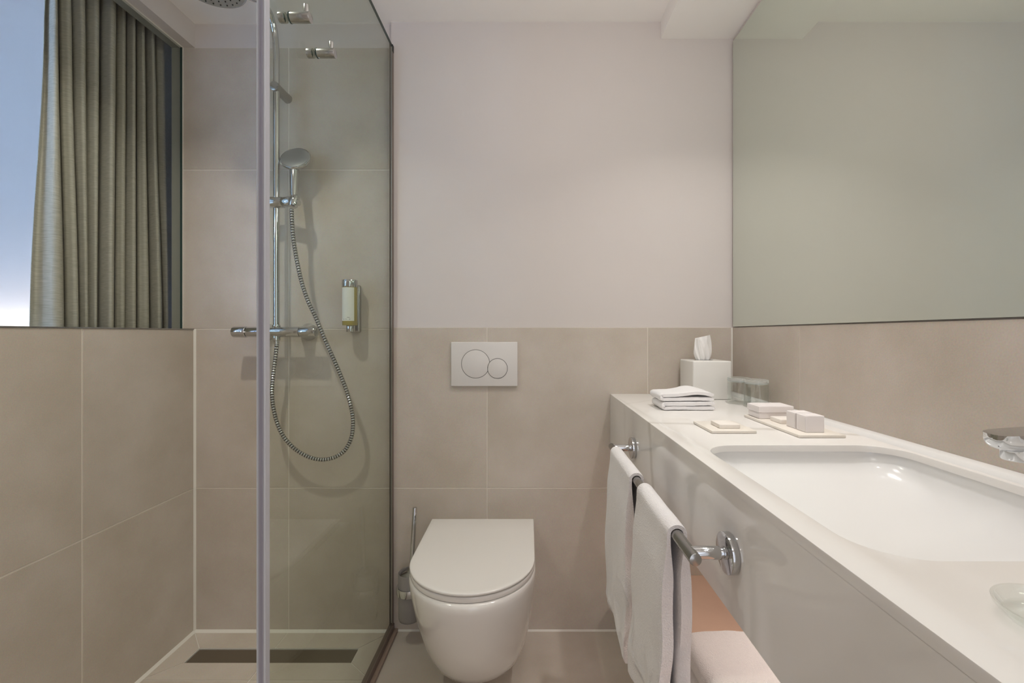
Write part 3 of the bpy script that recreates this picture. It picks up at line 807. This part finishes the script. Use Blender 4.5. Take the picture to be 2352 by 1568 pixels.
# towel rail
RXB, RZ = .242, .777
rail = thing('towel_rail', (CX, .97, RZ), 'chrome towel rail on two posts fixed to the counter front', 'towel rail')
build('bar', G().cyl((RXB, .642, RZ), (RXB, 1.292, RZ), .0092, 28, .0008), 'satin', rail)
for y in (.664, 1.274):
    ps = build('post', G().lathe((RXB, y, RZ), (1, 0, 0), [(.0085, 0), (.0096, .004), (.0096, .044), (.0080, .0445), (.0080, .048), (.0096, .0485), (.0096, .052)], 32), 'chrome', rail, 40)
    build('wall_plate', G().cyl((CX - .011, y, RZ), (CX - .0002, y, RZ), .0300, 48, .0008), 'chrome', rail, 40)

def hanging(y0, y1, zb_f, zb_b, seed, label):
    cen, th = [], []
    xf, xb = RXB - .0145, RXB + .0135
    NZ = 34
    for k in range(NZ):
        t = k / (NZ - 1); z = zb_f + (RZ - .006 - zb_f) * t
        s = max(0, (t - .80) / .20); s = s * s * (3 - 2 * s)
        cen.append((xf + (RXB - .0135 - xf) * s, z)); th.append(.0225 + (.0075 - .0225) * s)
    for k in range(1, 12):
        a = PI - PI * k / 12
        cen.append((RXB + .0135 * math.cos(a), RZ + .0135 * math.sin(a))); th.append(.0075)
    for k in range(NZ):
        t = k / (NZ - 1); z = RZ - .006 + (zb_b - RZ + .006) * t
        s = max(0, (.20 - t) / .20); s = s * s * (3 - 2 * s)
        cen.append((xb + (RXB + .0135 - xb) * s, z)); th.append(.022 + (.0075 - .022) * s)
    def disp(c, u, sd):
        low = max(0, .36 - c) / .36 if c < .5 else max(0, c - .62) / .38
        dxx = wob(u * .25 + sd, c * .5, .004) * (.15 + low) + .0035 * low * math.sin(u * 9 + c * 26 + sd)
        dxx -= .006 * low * (c < .5)
        dyy = .006 * low * math.sin(c * 40 + u * 3 + sd) + (u - .5) * .012 * low
        dzz = low ** 3 * .012 * math.sin(u * 7 + sd)
        return (dxx, dyy, dzz)
    build('hand_towel', ribbon(cen, th, 'Y', y0, y1, 30, disp, seed), 'hand_towel', None, 70, (label, 'towel', 'towels on the rail'))
hanging(.722, .926, .385, .395, 1.7, 'white terry towel on the rail, the one nearer the viewer')
hanging(.992, 1.226, .385, .395, 4.1, 'white terry towel on the rail, the one nearer the toilet wall')

def folded_center(a0, a1, z0, t, layers):
    """serpentine centre line, first fold at a0 side"""
    pts = []
    n = 18
    for l in range(layers):
        z = z0 + t / 2 + l * t
        fwd = (l % 2 == 0)
        xs = [a1 + (a0 - a1) * k / n for k in range(n + 1)] if fwd else [a0 + (a1 - a0) * k / n for k in range(n + 1)]
        pts += [(x, z) for x in xs]
        if l < layers - 1:
            sx = -1 if fwd else 1; xe = a0 if fwd else a1
            for k in range(1, 7):
                a = PI * k / 7
                pts.append((xe + sx * t / 2 * math.sin(a), z + t / 2 - t / 2 * math.cos(a)))
    return pts

def wc(x0, x1, y0, y1, z0, t, seed, bump, label):
    def disp(c, u, sd):
        topness = max(0, c - .5) * 2
        xr = abs(2 * ((c * 2) % 1) - 1)
        dz_ = wob(c * .3, u * .4 + sd, .0012)
        if bump and c > .52: 
            q = (c - .52) / .48
            dz_ += bump * math.exp(-((q - .72) / .22) ** 2) * (0.55 + .45 * u) 
        return (wob(u * .5, c + sd, .0015), wob(c * 2, sd, .002), dz_)
    return build('face_cloth', ribbon(folded_center(x0 + t / 2, x1, z0, t, 2), t * .93, 'Y', y0, y1, 14, disp, seed), 'washcloth', None, 70, (label, 'face cloth', 'folded face cloths on the counter'))
wc(.392, .542, 1.290, 1.395, CT + .0006, .0125, .3, 0, 'folded white face cloth lying on the counter, under the other one')
wc(.388, .541, 1.293, 1.398, CT + .0262, .0120, 2.2, .011, 'folded white face cloth with raised corner, on top of the other one')

def bt(x0, x1, y0, y1, z0, t, seed, label):
    def disp(c, u, sd):
        return (wob(u * .3, c + sd, .004), wob(c, sd, .004), wob(c * .2, u * .15 + sd, .003))
    build('bath_towel', ribbon(folded_center(x0 + t / 2, x1, z0, t, 2), t * .95, 'Y', y0, y1, 16, disp, seed), 'towel', None, 70, (label, 'towel', 'folded bath towels on the shelf'))
bt(.405, .735, .70, 1.145, .2085, .030, .9, 'folded white bath towel on the shelf, lower one of the two')
bt(.408, .738, .69, 1.152, .2715, .0315, 3.3, 'folded white bath towel on the shelf, upper one of the two')

# ------------------------------------------------------------------ things on the counter
tbx = thing('tissue_box', (.622, 1.566, CT), 'glossy white cube tissue box with a tissue pulled up, in the corner', 'tissue box')
x0, x1, y0, y1, zt_ = .557, .688, 1.501, 1.632, CT + .131
bxg = G().box(x0, x1, y0, y1, CT + .0005, zt_, .0045, 3)
build('box', bxg, 'tissuebox', tbx, 40)
sl = [Vector((.618 + .034 * math.cos(2 * PI * k / 28), 1.566 + .016 * math.sin(2 * PI * k / 28), 0)) for k in range(28)]
build('opening', G().loft([[p + Vector((0, 0, zt_ - .001)) for p in sl], [p + Vector((0, 0, zt_ + .0003)) for p in sl]]), 'dark', tbx, 0)
tg = G()
def leaf(sgn, wb, wm, wt, cx, y0, h, dip):
    rows = []
    for k in range(18):
        t = k / 17
        wdt = wb + (wm - wb) * math.sin(PI / 2 * min(1, t / .35)) if t < .35 else wm + (wt - wm) * ((t - .35) / .65) ** 1.6
        row = []
        for j in range(29):
            u = j / 28 * 2 - 1
            z = zt_ - .004 + h * t - dip * t ** 3 * (1 - (sgn * u * .5 + .5)) ** 1.2
            y = y0 - .009 * math.cos(u * 1.5) * (.6 + .4 * t) + .010 * abs(u - sgn * (t * .9 - .45)) * t - .003 * math.sin(u * 9 + t * 7) * (1 - t * .5)
            row.append(Vector((cx + .003 * t * sgn + u * wdt, y, z)))
        rows.append(row)
    tg.loft([r + [p + Vector((.0001, .0006, 0)) for p in reversed(r)] for r in rows])
leaf(1, .021, .0325, .0245, .618, 1.572, .093, .012)
leaf(-1, .013, .0200, .0140, .607, 1.564, .080, .016)
build('tissue', tg, 'tissue', tbx, 25)

def tumbler(x, y, label):
    t = thing('drinking_glass', (x, y, CT), label, 'glass', 'upturned tumblers on the counter')
    r0, r1, h = .0360, .0345, .083
    build('wall', G().lathe((x, y, CT + .0006), (0, 0, 1), [(r0 - .0012, 0), (r0, .0005), (r0, .002), (r1, h - .011), (r1 - .0012, h - .011), (r0 - .0013, .002), (r0 - .0014, .0004)], 48, False, False), 'tumbler_glass', t, 40)
    build('base', G().lathe((x, y, CT + h - .011), (0, 0, 1), [(r1 - .010, .001), (r1 - .003, -.0025), (r1, 0), (r1, .009), (r1 - .002, .0115), (r1 - .008, .0112), (0, .0095)], 48), 'tumbler_base', t, 40)
m, nt, b = newmat('tumbler_base')
b.inputs['Base Color'].default_value = (.96, 1.0, .98, 1); b.inputs['Roughness'].default_value = .04
b.inputs['Transmission Weight'].default_value = .8; b.inputs['IOR'].default_value = 1.5
M['tumbler_base'] = m
tumbler(.676, 1.424, 'upturned clear drinking glass close beside the tissue box')
tumbler(.700, 1.362, 'upturned clear drinking glass in front of the other, behind the stacked boxes')

ZT = CT + .0066
build('soap_tray', G().box(.410, .511, .992, 1.104, CT + .0004, ZT, .0014, 2), 'tray', None, 40, ('small square cream tray with one soap near the face cloths', 'tray'))
build('soap_bar', G().box(.4375, .4845, 1.014, 1.066, ZT + .0003, ZT + .0095, .0014, 2), 'soap', None, 40, ('thin cream soap bar on the small square tray', 'soap'))
build('amenity_tray', G().box(.580, .681, .9505, 1.195, CT + .0004, ZT, .0014, 2), 'tray', None, 40, ('long cream tray with white boxes and a soap by the right wall', 'tray'))
build('soap_bar', G().box(.607, .652, 1.067, 1.115, ZT + .0003, ZT + .0105, .0016, 2), 'soap', None, 40, ('thin cream soap bar on the long tray between the white boxes', 'soap'))

def card_box(name, x0, x1, y0, y1, z0, z1, label, grp):
    t = thing(name, ((x0 + x1) / 2, (y0 + y1) / 2, z0), label, 'box', grp)
    build('carton', G().box(x0, x1, y0, y1, z0, z1, .0007, 1), 'card', t, 30)
    build('side_flap', G().box(x0 - .0007, x0 - .0001, y0 + .0015, y1 - .0015, z0 + .001, z1 - .0028, .0002, 1), 'card', t, 0)
    build('lid_flap', G().box(x0 + .0065, x1 - .0008, y0 + .0006, y1 - .0006, z1 + .0001, z1 + .0006, .0001, 1), 'card', t, 0)
card_box('soap_box', .589, .6745, 1.132, 1.188, ZT + .0003, ZT + .0150, 'flat white cardboard box on the long tray, lower of two stacked', 'flat white boxes')
card_box('soap_box', .5865, .6755, 1.129, 1.190, ZT + .0162, ZT + .0318, 'flat white cardboard box on the long tray, upper of two stacked', 'flat white boxes')
card_box('amenity_box', .609, .650, .974, 1.0085, ZT + .0003, ZT + .0362, 'small white cube carton at the near end of the long tray', 'white cube cartons')
card_box('amenity_box', .609, .650, 1.0125, 1.047, ZT + .0003, ZT + .0362, 'small white cube carton behind the nearest carton on the long tray', 'white cube cartons')

# shallow clear dish at the right edge of the photograph
build('glass_dish', G().lathe((.408, .335, CT + .0005), (0, 0, 1), [(.030, 0), (.036, .002), (.041, .009), (.0415, .012), (.0395, .012), (.034, .004), (.0, .0035)], 48), 'tumbler_glass', None, 40,
      ('shallow clear glass dish on the counter at the right edge', 'dish'))
